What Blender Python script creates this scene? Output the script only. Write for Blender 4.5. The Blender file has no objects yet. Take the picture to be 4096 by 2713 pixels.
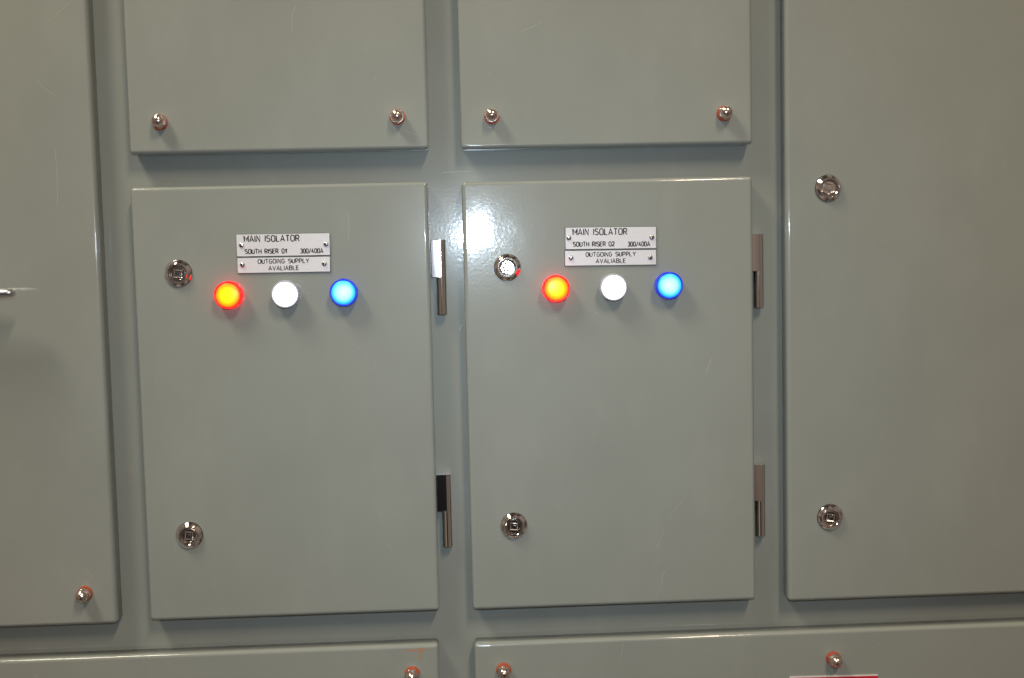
import bpy, bmesh, math, random
from mathutils import Vector, Matrix, Euler
random.seed(7)
S = bpy.context.scene
COL = S.collection
MM = 0.001

# ------------------------------------------------------------------ camera
f_px, pan, tilt, roll = 4191.1, 0.03947, 0.06619, -0.0235
CAM = Vector((-0.01992, -1.10026, 0.05838))
cp, sp, ct, st, cr, sr = math.cos(pan), math.sin(pan), math.cos(tilt), math.sin(tilt), math.cos(roll), math.sin(roll)
fwd = Vector((ct*sp, ct*cp, -st))
rgt = Vector((cr*cp + sr*st*sp, -cr*sp + sr*st*cp, sr*ct))
upv = rgt.cross(fwd)
cd = bpy.data.cameras.new('camera')
cam = bpy.data.objects.new('camera', cd)
COL.objects.link(cam)
cam.matrix_world = Matrix(((rgt.x, upv.x, -fwd.x, CAM.x), (rgt.y, upv.y, -fwd.y, CAM.y), (rgt.z, upv.z, -fwd.z, CAM.z), (0, 0, 0, 1)))
cd.sensor_width = 36.0
cd.lens = f_px/4096*36.0
cd.clip_start = 0.01
cd.clip_end = 50
S.camera = cam

# ------------------------------------------------------------------ world: the dim warm room the metal reflects
W = bpy.data.worlds.new('World')
S.world = W
W.use_nodes = True
nt = W.node_tree
nt.nodes.clear()
out = nt.nodes.new('ShaderNodeOutputWorld')
bg = nt.nodes.new('ShaderNodeBackground')
tc = nt.nodes.new('ShaderNodeTexCoord')
mp = nt.nodes.new('ShaderNodeMapping')
mp.inputs['Scale'].default_value = (1.5, 1.5, 0.9)
nz = nt.nodes.new('ShaderNodeTexNoise')
nz.inputs['Scale'].default_value = 1.5
nz.inputs['Detail'].default_value = 1.0
rp = nt.nodes.new('ShaderNodeValToRGB')
rp.color_ramp.elements[0].position = 0.38
rp.color_ramp.elements[0].color = (0.085, 0.066, 0.055, 1)
rp.color_ramp.elements[1].position = 0.60
rp.color_ramp.elements[1].color = (0.420, 0.325, 0.262, 1)
nt.links.new(tc.outputs['Generated'], mp.inputs['Vector'])
nt.links.new(mp.outputs['Vector'], nz.inputs['Vector'])
nt.links.new(nz.outputs['Fac'], rp.inputs['Fac'])
# the person behind the camera: a dark upright figure in the reflections straight ahead
sep = nt.nodes.new('ShaderNodeSeparateXYZ')
nt.links.new(tc.outputs['Generated'], sep.inputs[0])
def band(sock, c, half, soft):
    a = nt.nodes.new('ShaderNodeMath'); a.operation = 'SUBTRACT'; a.inputs[1].default_value = c
    nt.links.new(sock, a.inputs[0])
    b = nt.nodes.new('ShaderNodeMath'); b.operation = 'ABSOLUTE'
    nt.links.new(a.outputs[0], b.inputs[0])
    m = nt.nodes.new('ShaderNodeMapRange'); m.interpolation_type = 'SMOOTHSTEP'
    m.inputs['From Min'].default_value = half - soft
    m.inputs['From Max'].default_value = half + soft
    m.inputs['To Min'].default_value = 1.0
    m.inputs['To Max'].default_value = 0.0
    nt.links.new(b.outputs[0], m.inputs['Value'])
    return m.outputs['Result']
def mul(a, b):
    m = nt.nodes.new('ShaderNodeMath'); m.operation = 'MULTIPLY'
    nt.links.new(a, m.inputs[0]); nt.links.new(b, m.inputs[1])
    return m.outputs[0]
fig = mul(mul(band(sep.outputs['X'], 0.0, 0.17, 0.04), band(sep.outputs['Z'], -0.45, 0.40, 0.06)), band(sep.outputs['Y'], -1.0, 0.6, 0.1))
mixw = nt.nodes.new('ShaderNodeMix'); mixw.data_type = 'RGBA'
nt.links.new(fig, mixw.inputs['Factor'])
nt.links.new(rp.outputs['Color'], mixw.inputs['A'])
mixw.inputs['B'].default_value = (0.012, 0.011, 0.012, 1)
nt.links.new(mixw.outputs['Result'], bg.inputs['Color'])
bg.inputs['Strength'].default_value = 0.58
nt.links.new(bg.outputs['Background'], out.inputs['Surface'])

# ------------------------------------------------------------------ lamps
def area(name, loc, target, sx, sy, power, col, lock_y=False):
    d = bpy.data.lights.new(name, 'AREA')
    d.shape = 'RECTANGLE'
    d.size, d.size_y = sx, sy
    d.energy = power
    d.color = col
    o = bpy.data.objects.new(name, d)
    COL.objects.link(o)
    o.location = loc
    dirv = (Vector(target) - Vector(loc)).normalized()
    z = -dirv
    ya = Vector((0, 1, 0)) if lock_y else Vector((0, 0, 1))   # long side (size_y) follows this axis
    x = ya.cross(z).normalized()
    y = z.cross(x)
    o.matrix_world = Matrix(((x.x, y.x, z.x, loc[0]), (x.y, y.y, z.y, loc[1]), (x.z, y.z, z.z, loc[2]), (0, 0, 0, 1)))
    return o

fl = area('camera_flash', (-0.012, -1.085, 0.131), (0.0, 0.0, -0.04), 0.044, 0.018, 1.07, (0.71, 0.87, 1.03))
fl.data.spread = math.radians(84)      # the reflector's beam: fades towards the corners
area('ceiling_light', (-1.35, -0.90, 2.2), (0.0, 0.0, 0.0), 0.55, 0.80, 43.0, (1.0, 0.93, 0.76), True)
area('ceiling_light', (1.20, -3.0, 3.3), (0.0, 0.0, 0.0), 0.10, 1.3, 84.0, (1.0, 0.83, 0.62), True)

vs = S.view_settings
vs.view_transform = 'Standard'
vs.look = 'None'
vs.exposure = 0.0
vs.gamma = 1.0
vs.use_curve_mapping = False

# ------------------------------------------------------------------ materials
def mat(name):
    m = bpy.data.materials.new(name)
    m.use_nodes = True
    return m, m.node_tree, m.node_tree.nodes['Principled BSDF']

def paint(name, base, rough=0.20):
    m, t, b = mat(name)
    L = t.links
    tc = t.nodes.new('ShaderNodeTexCoord')
    # faint uneven tone of a sprayed coat
    n1 = t.nodes.new('ShaderNodeTexNoise')
    n1.inputs['Scale'].default_value = 9.0
    n1.inputs['Detail'].default_value = 3.0
    L.new(tc.outputs['Object'], n1.inputs['Vector'])
    r = t.nodes.new('ShaderNodeValToRGB')
    r.color_ramp.elements[0].color = (*[c*0.965 for c in base], 1)
    r.color_ramp.elements[1].color = (*[c*1.035 for c in base], 1)
    r.color_ramp.elements[0].position = 0.3
    r.color_ramp.elements[1].position = 0.7
    L.new(n1.outputs['Fac'], r.inputs['Fac'])
    # handling and dust: broad streaky smudges that dull the shine and lift the tone a little
    mpg = t.nodes.new('ShaderNodeMapping')
    mpg.inputs['Scale'].default_value = (1.0, 1.0, 0.45)
    mpg.inputs['Rotation'].default_value = (0.0, 0.5, 0.0)
    L.new(tc.outputs['Object'], mpg.inputs['Vector'])
    n3 = t.nodes.new('ShaderNodeTexNoise')
    n3.inputs['Scale'].default_value = 26.0
    n3.inputs['Detail'].default_value = 6.0
    n3.inputs['Roughness'].default_value = 0.62
    L.new(mpg.outputs['Vector'], n3.inputs['Vector'])
    sm = t.nodes.new('ShaderNodeMapRange')
    sm.inputs['From Min'].default_value = 0.52
    sm.inputs['From Max'].default_value = 0.74
    L.new(n3.outputs['Fac'], sm.inputs['Value'])
    cr_ = t.nodes.new('ShaderNodeMapRange')
    cr_.inputs['To Min'].default_value = 0.05
    cr_.inputs['To Max'].default_value = 0.13
    L.new(sm.outputs['Result'], cr_.inputs['Value'])
    L.new(cr_.outputs['Result'], b.inputs['Coat Roughness'])
    dm = t.nodes.new('ShaderNodeMix')
    dm.data_type = 'RGBA'
    df = t.nodes.new('ShaderNodeMath')
    df.operation = 'MULTIPLY'
    df.inputs[1].default_value = 0.16
    L.new(sm.outputs['Result'], df.inputs[0])
    L.new(df.outputs[0], dm.inputs['Factor'])
    L.new(r.outputs['Color'], dm.inputs['A'])
    dm.inputs['B'].default_value = (0.40, 0.40, 0.37, 1)
    # sparse pale specks of dust and chips
    vo = t.nodes.new('ShaderNodeTexNoise')
    vo.inputs['Scale'].default_value = 260.0
    vo.inputs['Detail'].default_value = 1.0
    L.new(tc.outputs['Object'], vo.inputs['Vector'])
    vr = t.nodes.new('ShaderNodeValToRGB')
    vr.color_ramp.elements[0].position = 0.79
    vr.color_ramp.elements[0].color = (0, 0, 0, 1)
    vr.color_ramp.elements[1].position = 0.84
    vr.color_ramp.elements[1].color = (0.5, 0.5, 0.5, 1)
    L.new(vo.outputs['Fac'], vr.inputs['Fac'])
    mx = t.nodes.new('ShaderNodeMix')
    mx.data_type = 'RGBA'
    L.new(vr.outputs['Color'], mx.inputs['Factor'])
    L.new(dm.outputs['Result'], mx.inputs['A'])
    mx.inputs['B'].default_value = (0.55, 0.52, 0.44, 1)
    L.new(mx.outputs['Result'], b.inputs['Base Color'])
    b.inputs['Roughness'].default_value = rough
    b.inputs['IOR'].default_value = 1.45
    b.inputs['Specular IOR Level'].default_value = 0.16
    b.inputs['Coat Weight'].default_value = 0.95      # the clear skin of the enamel
    b.inputs['Coat Roughness'].default_value = 0.055
    b.inputs['Coat IOR'].default_value = 1.42
    # orange peel
    n2 = t.nodes.new('ShaderNodeTexNoise')
    n2.inputs['Scale'].default_value = 300.0
    n2.inputs['Detail'].default_value = 1.5
    n2.inputs['Roughness'].default_value = 0.45
    L.new(tc.outputs['Object'], n2.inputs['Vector'])
    bp = t.nodes.new('ShaderNodeBump')
    bp.inputs['Strength'].default_value = 1.0
    bp.inputs['Distance'].default_value = 0.000042
    L.new(n2.outputs['Fac'], bp.inputs['Height'])
    L.new(bp.outputs['Normal'], b.inputs['Normal'])
    L.new(bp.outputs['Normal'], b.inputs['Coat Normal'])
    return m

def plain(name, base, rough=0.5, metal=0.0, emit=None, es=0.0, bump=0.0):
    m, t, b = mat(name)
    tc = t.nodes.new('ShaderNodeTexCoord')
    n = t.nodes.new('ShaderNodeTexNoise')
    n.inputs['Scale'].default_value = 900.0 if metal else 400.0
    n.inputs['Detail'].default_value = 2.0
    t.links.new(tc.outputs['Object'], n.inputs['Vector'])
    r = t.nodes.new('ShaderNodeValToRGB')
    r.color_ramp.elements[0].color = (*[c*0.93 for c in base], 1)
    r.color_ramp.elements[1].color = (*[min(1, c*1.06) for c in base], 1)
    t.links.new(n.outputs['Fac'], r.inputs['Fac'])
    t.links.new(r.outputs['Color'], b.inputs['Base Color'])
    b.inputs['Roughness'].default_value = rough
    b.inputs['Metallic'].default_value = metal
    if emit:
        b.inputs['Emission Color'].default_value = (*emit, 1)
        b.inputs['Emission Strength'].default_value = es
    if bump:
        bp = t.nodes.new('ShaderNodeBump')
        bp.inputs['Distance'].default_value = bump
        t.links.new(n.outputs['Fac'], bp.inputs['Height'])
        t.links.new(bp.outputs['Normal'], b.inputs['Normal'])
    return m

def lens_mat(name, base, stops, strength):
    """translucent diffuser over an LED: the lamp is brightest over its chip, so emission falls off to the rim"""
    m, t, b = mat(name)
    L = t.links
    tc = t.nodes.new('ShaderNodeTexCoord')
    sx = t.nodes.new('ShaderNodeSeparateXYZ')
    L.new(tc.outputs['Object'], sx.inputs[0])
    cx = t.nodes.new('ShaderNodeCombineXYZ')
    L.new(sx.outputs['X'], cx.inputs['X'])
    L.new(sx.outputs['Z'], cx.inputs['Z'])
    ln = t.nodes.new('ShaderNodeVectorMath')
    ln.operation = 'LENGTH'
    L.new(cx.outputs[0], ln.inputs[0])
    mu = t.nodes.new('ShaderNodeMath')
    mu.operation = 'DIVIDE'
    L.new(ln.outputs['Value'], mu.inputs[0])
    mu.inputs[1].default_value = 12.2*MM
    r = t.nodes.new('ShaderNodeValToRGB')
    el = r.color_ramp.elements
    el[0].position, el[0].color = stops[0][0], (*stops[0][1], 1)
    el[1].position, el[1].color = stops[-1][0], (*stops[-1][1], 1)
    for p, c in stops[1:-1]:
        e = el.new(p)
        e.color = (*c, 1)
    L.new(mu.outputs[0], r.inputs['Fac'])
    L.new(r.outputs['Color'], b.inputs['Emission Color'])
    b.inputs['Emission Strength'].default_value = strength
    b.inputs['Base Color'].default_value = (*base, 1)
    b.inputs['Roughness'].default_value = 0.35
    return m

M_PAINT = paint('grey_enamel_paint', (0.297, 0.313, 0.280))
M_CHROME = plain('chrome', (0.88, 0.83, 0.80), 0.07, 1.0)
M_INSERT = plain('worn_chrome', (0.84, 0.79, 0.76), 0.17, 1.0)
M_HINGE = plain('rubbed_chrome', (0.86, 0.81, 0.79), 0.11, 1.0, bump=0.00001)
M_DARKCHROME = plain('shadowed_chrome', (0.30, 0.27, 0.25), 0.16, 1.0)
M_STEEL = plain('polished_stainless_steel', (0.88, 0.73, 0.65), 0.20, 1.0, bump=0.00002)
M_HANDLE = plain('satin_chrome_handle', (0.60, 0.60, 0.62), 0.30, 1.0)
M_ZINC = plain('zinc_screw', (0.62, 0.62, 0.60), 0.22, 1.0)
M_FIBRE = plain('red_fibre', (0.44, 0.075, 0.020), 0.6)
M_WHITE = plain('white_laminate', (0.75, 0.73, 0.745), 0.38)
M_BLACK = plain('black_laminate', (0.016, 0.014, 0.015), 0.45)
M_INK = plain('engraved_black', (0.014, 0.010, 0.011), 0.6)
M_GASKET = plain('black_rubber', (0.012, 0.012, 0.012), 0.7)
M_SCRATCH = plain('bare_scratch', (0.42, 0.42, 0.38), 0.35)
M_RUST = plain('orange_paint_smear', (0.62, 0.20, 0.05), 0.5)
M_SIGNRED = plain('red_sign_vinyl', (0.70, 0.012, 0.030), 0.35)
M_SIGNWHITE = plain('white_sign_vinyl', (0.78, 0.72, 0.72), 0.35)
RING = {'red': plain('red_bezel_plastic', (0.75, 0.02, 0.02), 0.3, 0, (1.0, 0.010, 0.008), 1.5),
        'white': plain('clear_bezel_plastic', (0.42, 0.42, 0.46), 0.3, 0, (0.80, 0.82, 0.95), 0.06),
        'blue': plain('blue_bezel_plastic', (0.02, 0.04, 0.50), 0.3, 0, (0.008, 0.030, 0.75), 0.42)}
LENS = {'red': lens_mat('red_lamp_lens', (0.6, 0.05, 0.01), [(0.0, (1.0, 0.50, 0.0)), (0.55, (1.0, 0.42, 0.0)), (0.84, (0.85, 0.19, 0.0)), (0.99, (0.72, 0.05, 0.004))], 2.4),
        'white': lens_mat('white_lamp_lens', (0.8, 0.8, 0.8), [(0.0, (1, 1, 1)), (0.9, (0.95, 0.95, 1.0)), (1.0, (0.9, 0.9, 0.95))], 3.0),
        'blue': lens_mat('blue_lamp_lens', (0.05, 0.3, 0.7), [(0.0, (0.60, 0.68, 0.72)), (0.55, (0.34, 0.62, 0.75)), (0.85, (0.02, 0.42, 0.78)), (1.0, (0.0, 0.22, 0.70))], 1.45)}

# ------------------------------------------------------------------ helpers (all lengths in millimetres)
def tag(o, label=None, cat=None, group=None, kind=None):
    for k, v in (('label', label), ('category', cat), ('group', group), ('kind', kind)):
        if v:
            o[k] = v
    return o

def link(name, bm, mats, parent=None, loc=(0, 0, 0), rot=None, smooth=True, angle=35):
    me = bpy.data.meshes.new(name)
    for v in bm.verts:
        v.co *= MM
    bmesh.ops.recalc_face_normals(bm, faces=bm.faces[:])
    bm.to_mesh(me)
    bm.free()
    for m in (mats if isinstance(mats, (list, tuple)) else [mats]):
        me.materials.append(m)
    if smooth:
        for p in me.polygons:
            p.use_smooth = True
        me.set_sharp_from_angle(angle=math.radians(angle))
    o = bpy.data.objects.new(name, me)
    COL.objects.link(o)
    o.location = Vector(loc)*MM
    if rot:
        o.rotation_euler = Euler(rot)
    if parent:
        o.parent = parent
    return o

def empty(name, loc, label, cat, group=None):
    o = bpy.data.objects.new(name, None)
    o.empty_display_size = 0.02
    COL.objects.link(o)
    o.location = Vector(loc)*MM
    return tag(o, label, cat, group, 'thing')

def add_box(bm, x0, x1, y0, y1, z0, z1, mi=0):
    vs = [bm.verts.new((x, y, z)) for x in (x0, x1) for y in (y0, y1) for z in (z0, z1)]
    idx = [(0, 1, 3, 2), (4, 6, 7, 5), (0, 4, 5, 1), (2, 3, 7, 6), (0, 2, 6, 4), (1, 5, 7, 3)]
    fs = [bm.faces.new([vs[i] for i in q]) for q in idx]
    for f in fs:
        f.material_index = mi
    return fs

def add_loft(bm, rings, n, mi=0, cap0=True, cap1=True):
    """rings: list of functions/pairs giving radius r(theta) at height h; axis points out of the panel (-Y)"""
    loops = []
    for rf, h in rings:
        lp = []
        for i in range(n):
            a = 2*math.pi*i/n
            r = rf(a) if callable(rf) else rf
            lp.append(bm.verts.new((r*math.cos(a), -h, r*math.sin(a))))
        loops.append(lp)
    for k in range(len(loops)-1):
        for i in range(n):
            f = bm.faces.new((loops[k][i], loops[k][(i+1) % n], loops[k+1][(i+1) % n], loops[k+1][i]))
            f.material_index = mi
    if cap0:
        f = bm.faces.new(loops[0])
        f.material_index = mi
    if cap1:
        f = bm.faces.new(loops[-1])
        f.material_index = mi

def dome(r, h0, sag, k=6, r_end=0.15):
    return [(r*math.cos(t), h0 + sag*math.sin(t)) for t in [math.pi/2*i/k*(1-r_end*0.5) for i in range(1, k+1)]]

def add_ribbon(bm, pts, w, y, mi=0, taper=True):
    n = len(pts)
    L, R = [], []
    for i, (x, z) in enumerate(pts):
        a = pts[max(i-1, 0)]
        b = pts[min(i+1, n-1)]
        d = Vector((b[0]-a[0], b[1]-a[1]))
        if d.length < 1e-9:
            d = Vector((1, 0))
        d.normalize()
        ww = w/2
        if taper and i in (0, n-1):
            ww *= 0.25
        if 0 < i < n-1 and not taper:        # mitre
            d1 = Vector((pts[i][0]-a[0], pts[i][1]-a[1])).normalized()
            d2 = Vector((b[0]-pts[i][0], b[1]-pts[i][1])).normalized()
            c = max(0.45, math.sqrt(max(0, (1+d1.dot(d2))/2)))
            ww /= c
        L.append(bm.verts.new((x-d.y*ww, y, z+d.x*ww)))
        R.append(bm.verts.new((x+d.y*ww, y, z-d.x*ww)))
    for i in range(n-1):
        f = bm.faces.new((L[i], R[i], R[i+1], L[i+1]))
        f.material_index = mi

def curve_pts(pts, k=6):
    """Catmull-Rom through the points"""
    if len(pts) < 3:
        return pts
    out = []
    P = [pts[0]] + list(pts) + [pts[-1]]
    for i in range(1, len(P)-2):
        for j in range(k):
            t = j/k
            q = []
            for c in (0, 1):
                p0, p1, p2, p3 = P[i-1][c], P[i][c], P[i+1][c], P[i+2][c]
                q.append(0.5*((2*p1)+(-p0+p2)*t+(2*p0-5*p1+4*p2-p3)*t*t+(-p0+3*p1-3*p2+p3)*t**3))
            out.append(tuple(q))
    out.append(pts[-1])
    return out

DEPTH, RAD, GAP = 20.0, 4.0, 2.0
def panel(name, x0, x1, z0, z1, parent, scratches=(), smears=()):
    """a folded sheet steel door: rounded front edges, standing off the frame by its gasket"""
    bm = bmesh.new()
    add_box(bm, x0, x1, -DEPTH, -GAP, z0, z1)
    ed = [e for e in bm.edges if not all(abs(v.co.y + GAP) < 1e-6 for v in e.verts)]
    bmesh.ops.bevel(bm, geom=ed, offset=RAD, segments=6, profile=0.5, affect='EDGES')
    ox, oy, oz = parent.location/MM
    for pts in scratches:
        add_ribbon(bm, curve_pts(pts), 0.34, -DEPTH-0.03, 1)
    for pts, w in smears:
        add_ribbon(bm, curve_pts(pts), w, -DEPTH-0.03, 2)
    for v in bm.verts:
        v.co -= Vector((ox, oy, oz))
    o = link(name, bm, [M_PAINT, M_SCRATCH, M_RUST], parent, smooth=False)
    me = o.data
    for p in me.polygons:
        p.use_smooth = True
    acc = [Vector((0, 0, 0)) for _ in me.vertices]
    for p in me.polygons:
        for vi in p.vertices:
            acc[vi] += p.normal*p.area**2
    me.normals_split_custom_set_from_vertices([a.normalized() for a in acc])
    # the rubber seal between the sheet and the frame
    bm = bmesh.new()
    add_box(bm, x0+2.5-ox, x1-2.5-ox, -GAP+0.05, -0.05, z0+2.5-oz, z1-2.5-oz)
    link('gasket', bm, M_GASKET, parent, smooth=False)
    return o

def rel(p, parent):
    o = parent.location/MM
    return (p[0]-o.x, p[1]-o.y, p[2]-o.z)

# ------------------------------------------------------------------ frame behind everything
bm = bmesh.new()
add_box(bm, -900, 900, 0, 40, -700, 700)
add_ribbon(bm, curve_pts([(-44.2, 159.5), (-42.1, 160.8), (-14.0, 161.5)]), 0.4, -0.03, 1)
add_ribbon(bm, [(-24.8, 165.8), (-10.3, 166.1)], 0.4, -0.03, 1)
add_ribbon(bm, curve_pts([(-31.5, -4.9), (-30.0, 0.3), (-28.1, 1.6)]), 0.9, -0.03, 1)
add_ribbon(bm, [(-44.6, -290.2), (-43.7, -288.2)], 1.4, -0.03, 2)
fr = link('switchboard_frame', bm, [M_PAINT, M_SCRATCH, M_RUST], smooth=False)
tag(fr, 'flat grey painted steel frame showing as strips between the raised doors and covers', 'cabinet frame', None, 'thing')

# ------------------------------------------------------------------ doors and covers
def door(name, x0, x1, z0, z1, label, cat, group, part, scr=(), sme=()):
    e = empty(name, ((x0+x1)/2, 0, z0), label, cat, group)
    panel(part, x0, x1, z0, z1, e, scr, sme)
    return e

GC = 'bolted cover panels of the switchboard'
GD = 'small isolator doors with three lamps'
GT = 'tall outer doors of the switchboard'
UL = door('cover_panel', -358.4, -57.2, 183.1, 470, 'grey bolted cover above the SOUTH RISER 01 door, curved scratch near its top', 'cover panel', GC, 'cover_sheet',
          [[(-186.2, 328.7), (-189.8, 320.8), (-191.3, 312.7), (-191.0, 300.3)], [(-122.1, 202.8), (-118.4, 206.2)], [(-124.7, 282.8), (-116.4, 284.9)], [(-298.4, 291.3), (-295.9, 292.2)], [(-81.0, 203.0), (-76.0, 199.5), (-71.0, 198.0)], [(-84.5, 205.0), (-80.0, 201.0)], [(-66.0, 197.0), (-63.0, 193.0)], [(-66.5, 226.0), (-66.0, 221.0)], [(-100.0, 224.5), (-96.0, 226.5)]])
UR = door('cover_panel', -24.5, 276.2, 182.2, 470, 'grey bolted cover above the SOUTH RISER 02 door', 'cover panel', GC, 'cover_sheet',
          [[(60, 262), (66, 268)], [(14.0, 222.5), (17.5, 224.5)], [(3.0, 204.0), (7.0, 203.2), (11.0, 204.5)], [(150.0, 205.0), (157.0, 207.5)], [(212.0, 262.0), (209.0, 256.0)], [(40.0, 300.0), (52.0, 304.0), (60.0, 309.0)], [(120.0, 240.0), (118.0, 236.5)]])
LD = door('cabinet_door', -360, -60, -297, 150, 'small grey hinged door labelled SOUTH RISER 01 with red, white and blue lamps', 'cabinet door', GD, 'door_leaf',
          [[(-142.1, 119.2), (-141.0, 106.5), (-141.9, 92.5)], [(-129.9, 70.6), (-128.7, 60.6)], [(-125.2, 44.9), (-125.3, 40.6)], [(-119.8, -35.0), (-121.5, -46.6)],
           [(-120.3, -75.1), (-122.6, -82.9)], [(-114.6, 81.7), (-113.1, 78.6)], [(-109.4, -219.7), (-108.3, -235.6)], [(-173.4, -257.2), (-171.4, -253.5)],
           [(-192.6, 52.0), (-190.8, 51.2), (-189.5, 52.2)], [(-321.0, -4.0), (-313.0, -4.6)], [(-150.0, 110.0), (-149.0, 103.0)], [(-136.5, 52.0), (-135.5, 45.0)], [(-118.0, -32.0), (-119.5, -41.0)], [(-330.0, -177.0), (-322.0, -176.5)], [(-240.0, -120.0), (-231.0, -124.0)]])
RD = door('cabinet_door', -25.1, 275.6, -297.8, 148.9, 'small grey hinged door labelled SOUTH RISER 02 with red, white and blue lamps', 'cabinet door', GD, 'door_leaf',
          [[(223.5, -56.1), (228.4, -43.1), (230.6, -37.9)], [(225.5, -53.0), (229.0, -46.0), (229.6, -40.0)], [(232.4, -39.0), (235.9, -31.3)], [(200.8, -184.9), (191.4, -195.2), (182.0, -206.9)],
           [(178.4, -217.5), (175.9, -223.5), (168.8, -239.9)], [(246.6, -177.3), (256.7, -172.8)], [(178.6, -261.7), (175.8, -269.6), (173.0, -283.0), (166.2, -293.0)],
           [(186.6, -256.6), (178.6, -264.4)], [(84.0, -223.6), (99.9, -220.2)], [(166.4, -10.1), (169.6, -3.7)], [(211.6, 45.9), (214.1, 40.6)],
           [(68.8, 107.0), (69.4, 99.3)], [(88.0, 111.7), (89.4, 106.6)], [(140.9, 30.7), (138.8, 24.8)]])
LT = door('cabinet_door', -870, -393.8, -298.4, 640, 'tall grey panel at the left edge with a chrome handle and one dome nut', 'cabinet door', GT, 'door_leaf',
          [[(-431.5, 316.1), (-420.0, 325.7), (-408.5, 336.0)], [(-446.8, 258.6), (-438.7, 249.8), (-428.7, 243.5)], [(-431.8, 191.5), (-431.3, 164.1), (-432.4, 131.6)],
           [(-410.1, 16.2), (-405.8, 6.0)], [(-425.2, -237.7), (-421.1, -241.8), (-415.9, -249.1)], [(-471.4, 281.1), (-463.4, 269.9)]])
RT = door('cabinet_door', 310.5, 870, -300.9, 640, 'tall grey door at the right edge with two chrome locks and no lamps', 'cabinet door', GT, 'door_leaf',
          [[(314.8, -168.6), (315.3, -172.6)], [(320.6, -178.1), (327.3, -176.4)]])
BL = door('cover_panel', -870, -62, -660, -332.5, 'wide grey bolted cover at lower left, orange smear beside its dome nut', 'cover panel', GC, 'cover_sheet', (),
          [([(-97.3, -337.4), (-92.0, -338.3), (-85.0, -338.0), (-79.0, -337.6), (-74.3, -338.0)], 0.9), ([(-82.1, -338.2), (-81.4, -341.0), (-82.2, -343.4)], 1.5), ([(-82.3, -344.4), (-81.7, -346.0), (-82.6, -348.3)], 1.4)])
BR = door('cover_panel', -24.7, 870, -660, -333.6, 'wide grey bolted cover at lower right carrying a red sign', 'cover panel', GC, 'cover_sheet',
          [[(132.8, -338.4), (132.1, -346.2), (128.7, -359.6)]])

# ------------------------------------------------------------------ dome nuts
def nut_mesh():
    hexr = lambda a: 6.65/math.cos((a % (math.pi/3)) - math.pi/6)
    ch = lambda lim: (lambda a: min(hexr(a), lim))
    bm = bmesh.new()
    rings = [(ch(7.0), 0), (hexr, 0.5), (hexr, 4.6), (ch(7.3), 5.1), (ch(7.0), 5.6), (6.55, 6.1), (5.9, 6.1), (6.15, 6.4), (6.15, 7.8)]
    rings += [(6.15*math.cos(t), 7.8+5.6*math.sin(t)) for t in [math.radians(d) for d in (12, 24, 36, 48, 60, 70, 79, 86)]]
    add_loft(bm, rings, 72)
    return bm
nut0 = None
def dome_nut(parent, x, z, ang, stud=0.0, ex=0.0, ez=0.0):
    global nut0
    bmw = bmesh.new()
    add_loft(bmw, [(7.5, 0), (7.9, 0.3), (7.9, 1.3), (7.5, 1.6)], 48)
    if nut0 is None:
        nut0 = link('dome_nut', nut_mesh(), M_STEEL, parent, angle=28)
        o = nut0
    else:
        o = nut0.copy()
        COL.objects.link(o)
        o.parent = parent
    o.location = Vector(rel((x+ex, -DEPTH-1.6-stud, z+ez), parent))*MM
    o.rotation_euler = (0, ang, 0)
    w = link('washer', bmw, M_FIBRE, o, (0, 1.6+stud, 0))
    w.rotation_euler = (0, 0, 0)
    w.location = Matrix.Rotation(-ang, 3, 'Y') @ (Vector((-ex, 1.6+stud, -ez))*MM)
    return o
dome_nut(UL, -326.6, 214.4, 0.35, 0, 0.5, 0.4)
dome_nut(UL, -88.3, 215.5, 0.28)
dome_nut(UR, 7.4, 214.3, 0.0, 0, 0.0, 0.5)
dome_nut(UR, 246.3, 213.2, 0.50, 0, 0.3, 0.3)
dome_nut(LT, -424.8, -265.0, 0.12, 1.0)
dome_nut(BL, -90.5, -362.9, 0.03, 0, -0.2, -0.6)
dome_nut(BR, 5.8, -362.9, 0.50, 0, 0, -0.4)
dome_nut(BR, 358.2, -364.3, 0.45, 0, 0.4, -0.2)

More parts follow.
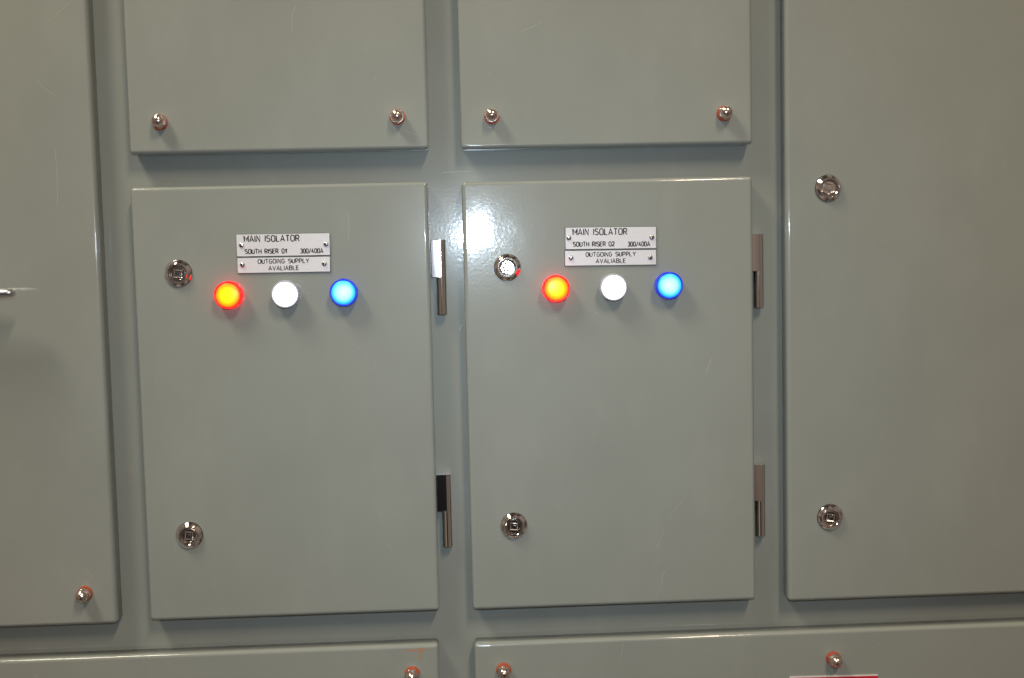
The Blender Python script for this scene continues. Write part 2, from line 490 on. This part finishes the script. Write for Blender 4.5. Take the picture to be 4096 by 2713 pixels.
# ------------------------------------------------------------------ quarter-turn locks
lock0 = None
def lock(parent, x, z, ang=0.0, tx=0.0, tz=0.0):
    global lock0
    if lock0 is None:
        bm = bmesh.new()
        add_loft(bm, [(13.9, 0), (13.9, 0.9), (13.3, 1.0)], 64, 1)
        add_loft(bm, [(13.2, 1.0), (13.6, 1.1), (13.7, 1.5), (13.4, 1.9), (10.5, 4.1), (10.2, 4.0), (10.0, 4.5), (9.6, 5.0), (8.9, 5.0), (8.5, 4.6), (8.1, 3.0), (7.9, 0.6)], 64)
        lock0 = link('lock', bm, [M_CHROME, M_GASKET], parent, angle=24)
        bm = bmesh.new()
        add_loft(bm, [(6.7, 0), (6.7, 2.0), (6.35, 2.35)], 48)
        # raised square drive with sloping sides, a sunken floor and a stub key post off centre
        def frustum(h0, q0, h1, q1, cap):
            lo = [bm.verts.new((sx*q0, -h0, sz*q0)) for sx, sz in ((-1, -1), (1, -1), (1, 1), (-1, 1))]
            hi = [bm.verts.new((sx*q1, -h1, sz*q1)) for sx, sz in ((-1, -1), (1, -1), (1, 1), (-1, 1))]
            for i in range(4):
                bm.faces.new((lo[i], lo[(i+1) % 4], hi[(i+1) % 4], hi[i]))
            if cap:
                bm.faces.new(hi)
            return hi
        frustum(2.33, 4.3, 3.1, 3.7, False)
        frustum(3.1, 3.7, 2.5, 2.9, True)
        add_box(bm, -1.3, 1.9, -3.3, -2.45, -2.1, 1.1)
        ins0 = link('lock_insert', bm, M_INSERT, lock0, (0, 0, 0), angle=20)
        lk, ins = lock0, ins0
    else:
        lk = lock0.copy()
        COL.objects.link(lk)
        lk.parent = parent
        ins = [c for c in lock0.children][0].copy()
        COL.objects.link(ins)
        ins.parent = lk
    lk.location = Vector(rel((x, -DEPTH, z), parent))*MM
    ins.location = (0, -0.3*MM, 0)
    ins.rotation_euler = Euler((tx, ang, tz))
    return lk
lock(LD, -314.9, 62.4, 0.10, 0.05, 0.06)
lock(LD, -315.5, -207.7, 0.12, -0.05, 0.07)
lock(RD, 19.7, 60.7, 0.03, -0.034, -0.034)
lock(RD, 20.2, -209.0, 0.06, 0.05, -0.02)
lock(RT, 354.5, 135.0, 0.2, -0.10, -0.12)
lock(RT, 355.4, -210.9, 0.12, 0.09, -0.10)

# ------------------------------------------------------------------ indicator lamps
def lamp_mesh():
    bm = bmesh.new()
    kn = lambda a: 14.0 + 0.22*math.cos(a*64)
    add_loft(bm, [(13.2, 0.0), (13.2, 1.0), (kn, 1.3), (kn, 9.6), (14.0, 10.0), (13.9, 11.6), (13.5, 12.0), (12.9, 12.0), (12.5, 11.7), (12.3, 11.0)], 256)
    return bm
ring_me, lens_me = {}, {}
def indicator(parent, x, z, colour, tilt=0.0):
    if colour not in ring_me:
        r = link('indicator_light', lamp_mesh(), RING[colour], parent, angle=50)
        bm = bmesh.new()
        add_loft(bm, [(12.1, 0), (12.1, 0.5)] + [(12.1*math.cos(t), 0.5+1.9*math.sin(t)) for t in [math.radians(d) for d in (15, 30, 45, 60, 72, 82, 88)]], 64)
        l = link('lens', bm, LENS[colour], r, (0, -11.0, 0))
        ring_me[colour], lens_me[colour] = r, l
    else:
        r = ring_me[colour].copy()
        COL.objects.link(r)
        r.parent = parent
        l = lens_me[colour].copy()
        COL.objects.link(l)
        l.parent = r
    r.location = Vector(rel((x, -DEPTH, z), parent))*MM
    r['label'] = 'lit %s indicator lamp' % colour
    return r
indicator(LD, -263.6, 39.3, 'red')
indicator(LD, -206.3, 38.8, 'white')
indicator(LD, -147.6, 39.1, 'blue')
indicator(RD, 68.8, 37.9, 'red')
indicator(RD, 127.8, 37.8, 'white')
indicator(RD, 185.4, 38.2, 'blue')

# ------------------------------------------------------------------ engraver's single-stroke lettering
def arc(cx, cz, rx, rz, a0, a1, n=8):
    return [(cx+rx*math.cos(math.radians(a0+(a1-a0)*i/n)), cz+rz*math.sin(math.radians(a0+(a1-a0)*i/n))) for i in range(n+1)]
def stadium(w, lo=0.0, hi=1.0, r=0.26):
    return arc(w-r, hi-r, r, r, 0, 90, 5)+arc(r, hi-r, r, r, 90, 180, 5)+arc(r, lo+r, r, r, 180, 270, 5)+arc(w-r, lo+r, r, r, 270, 360, 5)+[(w, hi-r)]
GL = {
    'A': (0.60, [[(0, 0), (0.30, 1), (0.60, 0)], [(0.10, 0.30), (0.50, 0.30)]]),
    'B': (0.52, [[(0, 0), (0, 1), (0.28, 1)]+arc(0.28, 0.77, 0.22, 0.23, 90, -90)+[(0, 0.54)], [(0.28, 0.54)]+arc(0.28, 0.27, 0.24, 0.27, 90, -90)+[(0, 0)]]),
    'E': (0.46, [[(0.46, 0), (0, 0), (0, 1), (0.46, 1)], [(0, 0.53), (0.40, 0.53)]]),
    'G': (0.54, [arc(0.28, 0.74, 0.25, 0.26, 25, 180)+arc(0.27, 0.26, 0.26, 0.26, 180, 360)+[(0.53, 0.48), (0.30, 0.48)]]),
    'H': (0.52, [[(0, 0), (0, 1)], [(0.52, 0), (0.52, 1)], [(0, 0.53), (0.52, 0.53)]]),
    'I': (0.02, [[(0.01, 0), (0.01, 1)]]),
    'L': (0.44, [[(0, 1), (0, 0), (0.44, 0)]]),
    'M': (0.60, [[(0, 0), (0, 1), (0.30, 0.32), (0.60, 1), (0.60, 0)]]),
    'N': (0.52, [[(0, 0), (0, 1), (0.52, 0), (0.52, 1)]]),
    'O': (0.54, [stadium(0.54, 0, 1, 0.26)]),
    'P': (0.50, [[(0, 0), (0, 1), (0.25, 1)]+arc(0.25, 0.72, 0.25, 0.28, 90, -90)+[(0, 0.44)]]),
    'R': (0.52, [[(0, 0), (0, 1), (0.26, 1)]+arc(0.26, 0.73, 0.25, 0.27, 90, -90)+[(0, 0.46)], [(0.27, 0.46), (0.52, 0)]]),
    'S': (0.50, [arc(0.25, 0.75, 0.24, 0.25, 30, 180, 8)+arc(0.25, 0.75, 0.24, 0.22, 180, 250, 3)+arc(0.25, 0.27, 0.25, 0.27, 70, 0, 4)+arc(0.25, 0.26, 0.25, 0.26, 0, -150, 8)]),
    'T': (0.54, [[(0, 1), (0.54, 1)], [(0.27, 1), (0.27, 0)]]),
    'U': (0.52, [[(0, 1), (0, 0.26)]+arc(0.26, 0.26, 0.26, 0.26, 180, 360)+[(0.52, 1)]]),
    'V': (0.56, [[(0, 1), (0.28, 0), (0.56, 1)]]),
    'Y': (0.56, [[(0, 1), (0.28, 0.46), (0.56, 1)], [(0.28, 0.46), (0.28, 0)]]),
    '0': (0.48, [stadium(0.48, 0, 1, 0.235)]),
    '1': (0.26, [[(0, 0.76), (0.24, 1), (0.24, 0)]]),
    '2': (0.48, [arc(0.24, 0.74, 0.23, 0.26, 165, 0, 7)+[(0.45, 0.60), (0, 0), (0.48, 0)]]),
    '3': (0.48, [arc(0.23, 0.77, 0.22, 0.23, 150, -90, 10)+[(0.16, 0.54)], [(0.16, 0.54)]+arc(0.23, 0.27, 0.25, 0.27, 90, -150, 10)]),
    '4': (0.50, [[(0.30, 1), (0, 0.26), (0.50, 0.26)], [(0.37, 0.48), (0.37, 0)]]),
    '/': (0.44, [[(0, -0.04), (0.44, 1.04)]]),
}
def write(bm, text, x0, x1, zb, h, w, slope=0.0, y=-1.66, gap=0.22, space=0.60):
    adv = 0
    for c in text:
        adv += space if c == ' ' else GL[c][0]+gap
    adv -= gap
    k = (x1-x0)/adv
    x = x0
    n = 0
    for c in text:
        if c == ' ':
            x += space*k
            continue
        gw, strokes = GL[c]
        for s in strokes:
            pts = [(x+p[0]*k, zb+p[1]*h+slope*(x+p[0]*k-x0)) for p in s]
            add_ribbon(bm, pts, w, y-0.004*(n % 5), 2, taper=False)
            n += 1
        x += (gw+gap)*k

def screw_mesh():
    bm = bmesh.new()
    add_loft(bm, [(2.7, 0), (2.7, 0.3), (2.45, 0.95), (1.9, 1.45), (1.2, 1.7), (0.6, 1.78)], 28)
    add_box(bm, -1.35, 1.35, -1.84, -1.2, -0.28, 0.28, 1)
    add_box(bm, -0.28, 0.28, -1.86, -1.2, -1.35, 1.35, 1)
    return bm
screw0 = None
def nameplate(parent, x0, x1, z0, z1, lines, screws, rot, label):
    global screw0
    cx, cz = (x0+x1)/2, (z0+z1)/2
    bm = bmesh.new()
    hw, hh = (x1-x0)/2, (z1-z0)/2
    add_box(bm, -hw, hw, -1.3, -0.05, -hh, hh, 0)
    b = 0.38
    lo = [bm.verts.new((sx*hw, -1.3, sz*hh)) for sx, sz in ((-1, -1), (1, -1), (1, 1), (-1, 1))]
    hi = [bm.verts.new((sx*(hw-b), -1.62, sz*(hh-b))) for sx, sz in ((-1, -1), (1, -1), (1, 1), (-1, 1))]
    for i in range(4):
        f = bm.faces.new((lo[i], lo[(i+1) % 4], hi[(i+1) % 4], hi[i]))
        f.material_index = 0
    f = bm.faces.new(hi)
    f.material_index = 1
    for t, tx0, tx1, tz, h, w in lines:
        write(bm, t, tx0-cx, tx1-cx, tz-cz, h, w, y=-1.66)
    o = link('nameplate', bm, [M_BLACK, M_WHITE, M_INK], parent, rel((cx, -DEPTH, cz), parent), (0, -rot, 0), smooth=False)
    o['label'] = label
    for sx, sz, a in screws:
        if screw0 is None:
            s = link('screw', screw_mesh(), [M_ZINC, M_DARKCHROME], o, angle=40)
            screw0 = s
        else:
            s = screw0.copy()
            COL.objects.link(s)
            s.parent = o
        s.location = Vector((sx-cx, -1.6, sz-cz))*MM
        s.rotation_euler = (0, a, 0)
    return o
r_ = math.radians
nameplate(LD, -255.3, -160.6, 77.5, 100.4, [('MAIN ISOLATOR', -247.0, -191.7, 92.5, 6.0, 1.1), ('SOUTH RISER 01', -246.5, -205.0, 80.4, 4.5, 0.98), ('300/400A', -190.7, -168.0, 80.1, 4.4, 0.98)],
          [(-250.1, 89.2, 0.5), (-164.8, 88.9, 1.0)], r_(-0.35), 'white nameplate reading MAIN ISOLATOR SOUTH RISER 01')
nameplate(LD, -255.2, -161.0, 60.7, 76.6, [('OUTGOING SUPPLY', -234.0, -182.6, 70.3, 4.2, 0.84), ('AVALIABLE', -223.5, -193.1, 63.3, 4.2, 0.84)],
          [(-249.9, 69.3, 0.2), (-167.2, 69.2, 0.7)], r_(-0.35), 'white nameplate reading OUTGOING SUPPLY AVALIABLE')
nameplate(RD, 79.8, 174.2, 77.1, 99.9, [('MAIN ISOLATOR', 88.0, 143.6, 91.8, 6.2, 1.1), ('SOUTH RISER 02', 88.1, 130.5, 80.1, 4.5, 0.98), ('300/400A', 144.6, 167.3, 79.6, 4.5, 0.98)],
          [(83.6, 88.9, 0.9), (169.5, 88.6, 0.3)], r_(-0.6), 'white nameplate reading MAIN ISOLATOR SOUTH RISER 02')
nameplate(RD, 78.9, 173.9, 60.2, 76.1, [('OUTGOING SUPPLY', 100.9, 152.3, 69.6, 4.2, 0.84), ('AVALIABLE', 111.3, 141.9, 62.8, 4.2, 0.84)],
          [(85.4, 68.2, 0.1), (167.5, 68.0, 0.5)], r_(-0.6), 'white nameplate reading OUTGOING SUPPLY AVALIABLE')

# ------------------------------------------------------------------ lift-off hinges
hinge0 = None
def hinge(parent, x, ztop, lean=0.0, tip=0.0):
    """upper knuckle with a flat-fronted leaf towards the door, bare pin barrel below"""
    global hinge0
    if hinge0 is None:
        R, H1, H2 = 5.3, 38.6, 77.4
        bm = bmesh.new()
        prof = [(-10.0, R*0.2), (-10.0, -R+0.35), (-9.6, -R)] + [(R*math.sin(t), -R*math.cos(t)) for t in [math.radians(d) for d in range(0, 181, 12)]] + [(-4, R), (-9.0, R*0.6)]
        tops = []
        for z, ins in ((0, 0.35), (-0.35, 0), (-H1+0.2, 0), (-H1, 0.2)):
            tops.append([bm.verts.new((px*(1-ins/8), py*(1-ins/6), z)) for px, py in prof])
        n = len(prof)
        for a, b in zip(tops[:-1], tops[1:]):
            for i in range(n):
                bm.faces.new((a[i], a[(i+1) % n], b[(i+1) % n], b[i]))
        bm.faces.new(tops[0])
        bm.faces.new(tops[-1])
        hinge0 = link('hinge', bm, M_HINGE, parent, angle=25)
        bm = bmesh.new()
        rings = []
        for z, r in ((-H1-0.1, R-0.3), (-H1-0.3, R), (-H2+0.4, R), (-H2, R-0.4)):
            rings.append([bm.verts.new((r*math.sin(2*math.pi*i/40), -r*math.cos(2*math.pi*i/40), z)) for i in range(40)])
        for a, b in zip(rings[:-1], rings[1:]):
            for i in range(40):
                bm.faces.new((a[i], a[(i+1) % 40], b[(i+1) % 40], b[i]))
        bm.faces.new(rings[0])
        bm.faces.new(rings[-1])
        link('hinge_barrel', bm, M_CHROME, hinge0, angle=30)
        h = hinge0
    else:
        h = hinge0.copy()
        COL.objects.link(h)
        h.parent = parent
        b = hinge0.children[0].copy()
        COL.objects.link(b)
        b.parent = h
    h.location = Vector(rel((x, -6.5, ztop), parent))*MM
    h.rotation_euler = (tip, 0, lean)
hinge(LD, -48.7, 90.6, r_(-2.0), 0.0)
hinge(LD, -49.6, -154.6, r_(0.5))
hinge(RD, 284.6, 89.4, r_(-3.0))
hinge(RD, 284.4, -154.6, r_(-3.0))

# ------------------------------------------------------------------ pull handle of the tall left door, its end just inside the picture
bm = bmesh.new()
path = [(-640, 0), (-487, 0), (-479.5, 0), (-470, 0), (-467.2, 0), (-465.6, 0), (-464.6, 0)]
rad = [6.0, 5.2, 4.6, 4.1, 3.6, 2.6, 1.2]
rings = []
for (px, _), r in zip(path, rad):
    rings.append([bm.verts.new((px, -54 + r*1.65*math.cos(2*math.pi*i/28), 46.9 + r*math.sin(2*math.pi*i/28))) for i in range(28)])
for a, b in zip(rings[:-1], rings[1:]):
    for i in range(28):
        bm.faces.new((a[i], a[(i+1) % 28], b[(i+1) % 28], b[i]))
bm.faces.new(rings[0])
bm.faces.new(rings[-1])
bm2 = bm
for v in bm2.verts:
    v.co -= Vector(LT.location/MM)
hd = link('handle', bm2, M_HANDLE, LT, angle=40)
bm = bmesh.new()
add_loft(bm, [(16, 0), (16, 3), (9, 6), (8, 36)], 40)
link('handle_post', bm, M_CHROME, hd, (-620-LT.location.x/MM, -DEPTH, 46.9-LT.location.z/MM))

# ------------------------------------------------------------------ red sign on the lower right cover, its top edge just inside the picture
bm = bmesh.new()
add_box(bm, -47.7, 47.7, -1.0, -0.05, -60, 0, 0)
f = bm.faces.new([bm.verts.new(p) for p in ((-46.9, -1.03, -58.8), (47.7, -1.03, -58.8), (47.7, -1.03, -1.25), (-46.9, -1.03, -1.25))])
f.material_index = 1
sg = link('warning_sign', bm, [M_SIGNWHITE, M_SIGNRED], BR, rel((358.5, -DEPTH, -382.9), BR), (0, r_(0.85), 0), smooth=False)
sg['label'] = 'red sign plate with a white border line'
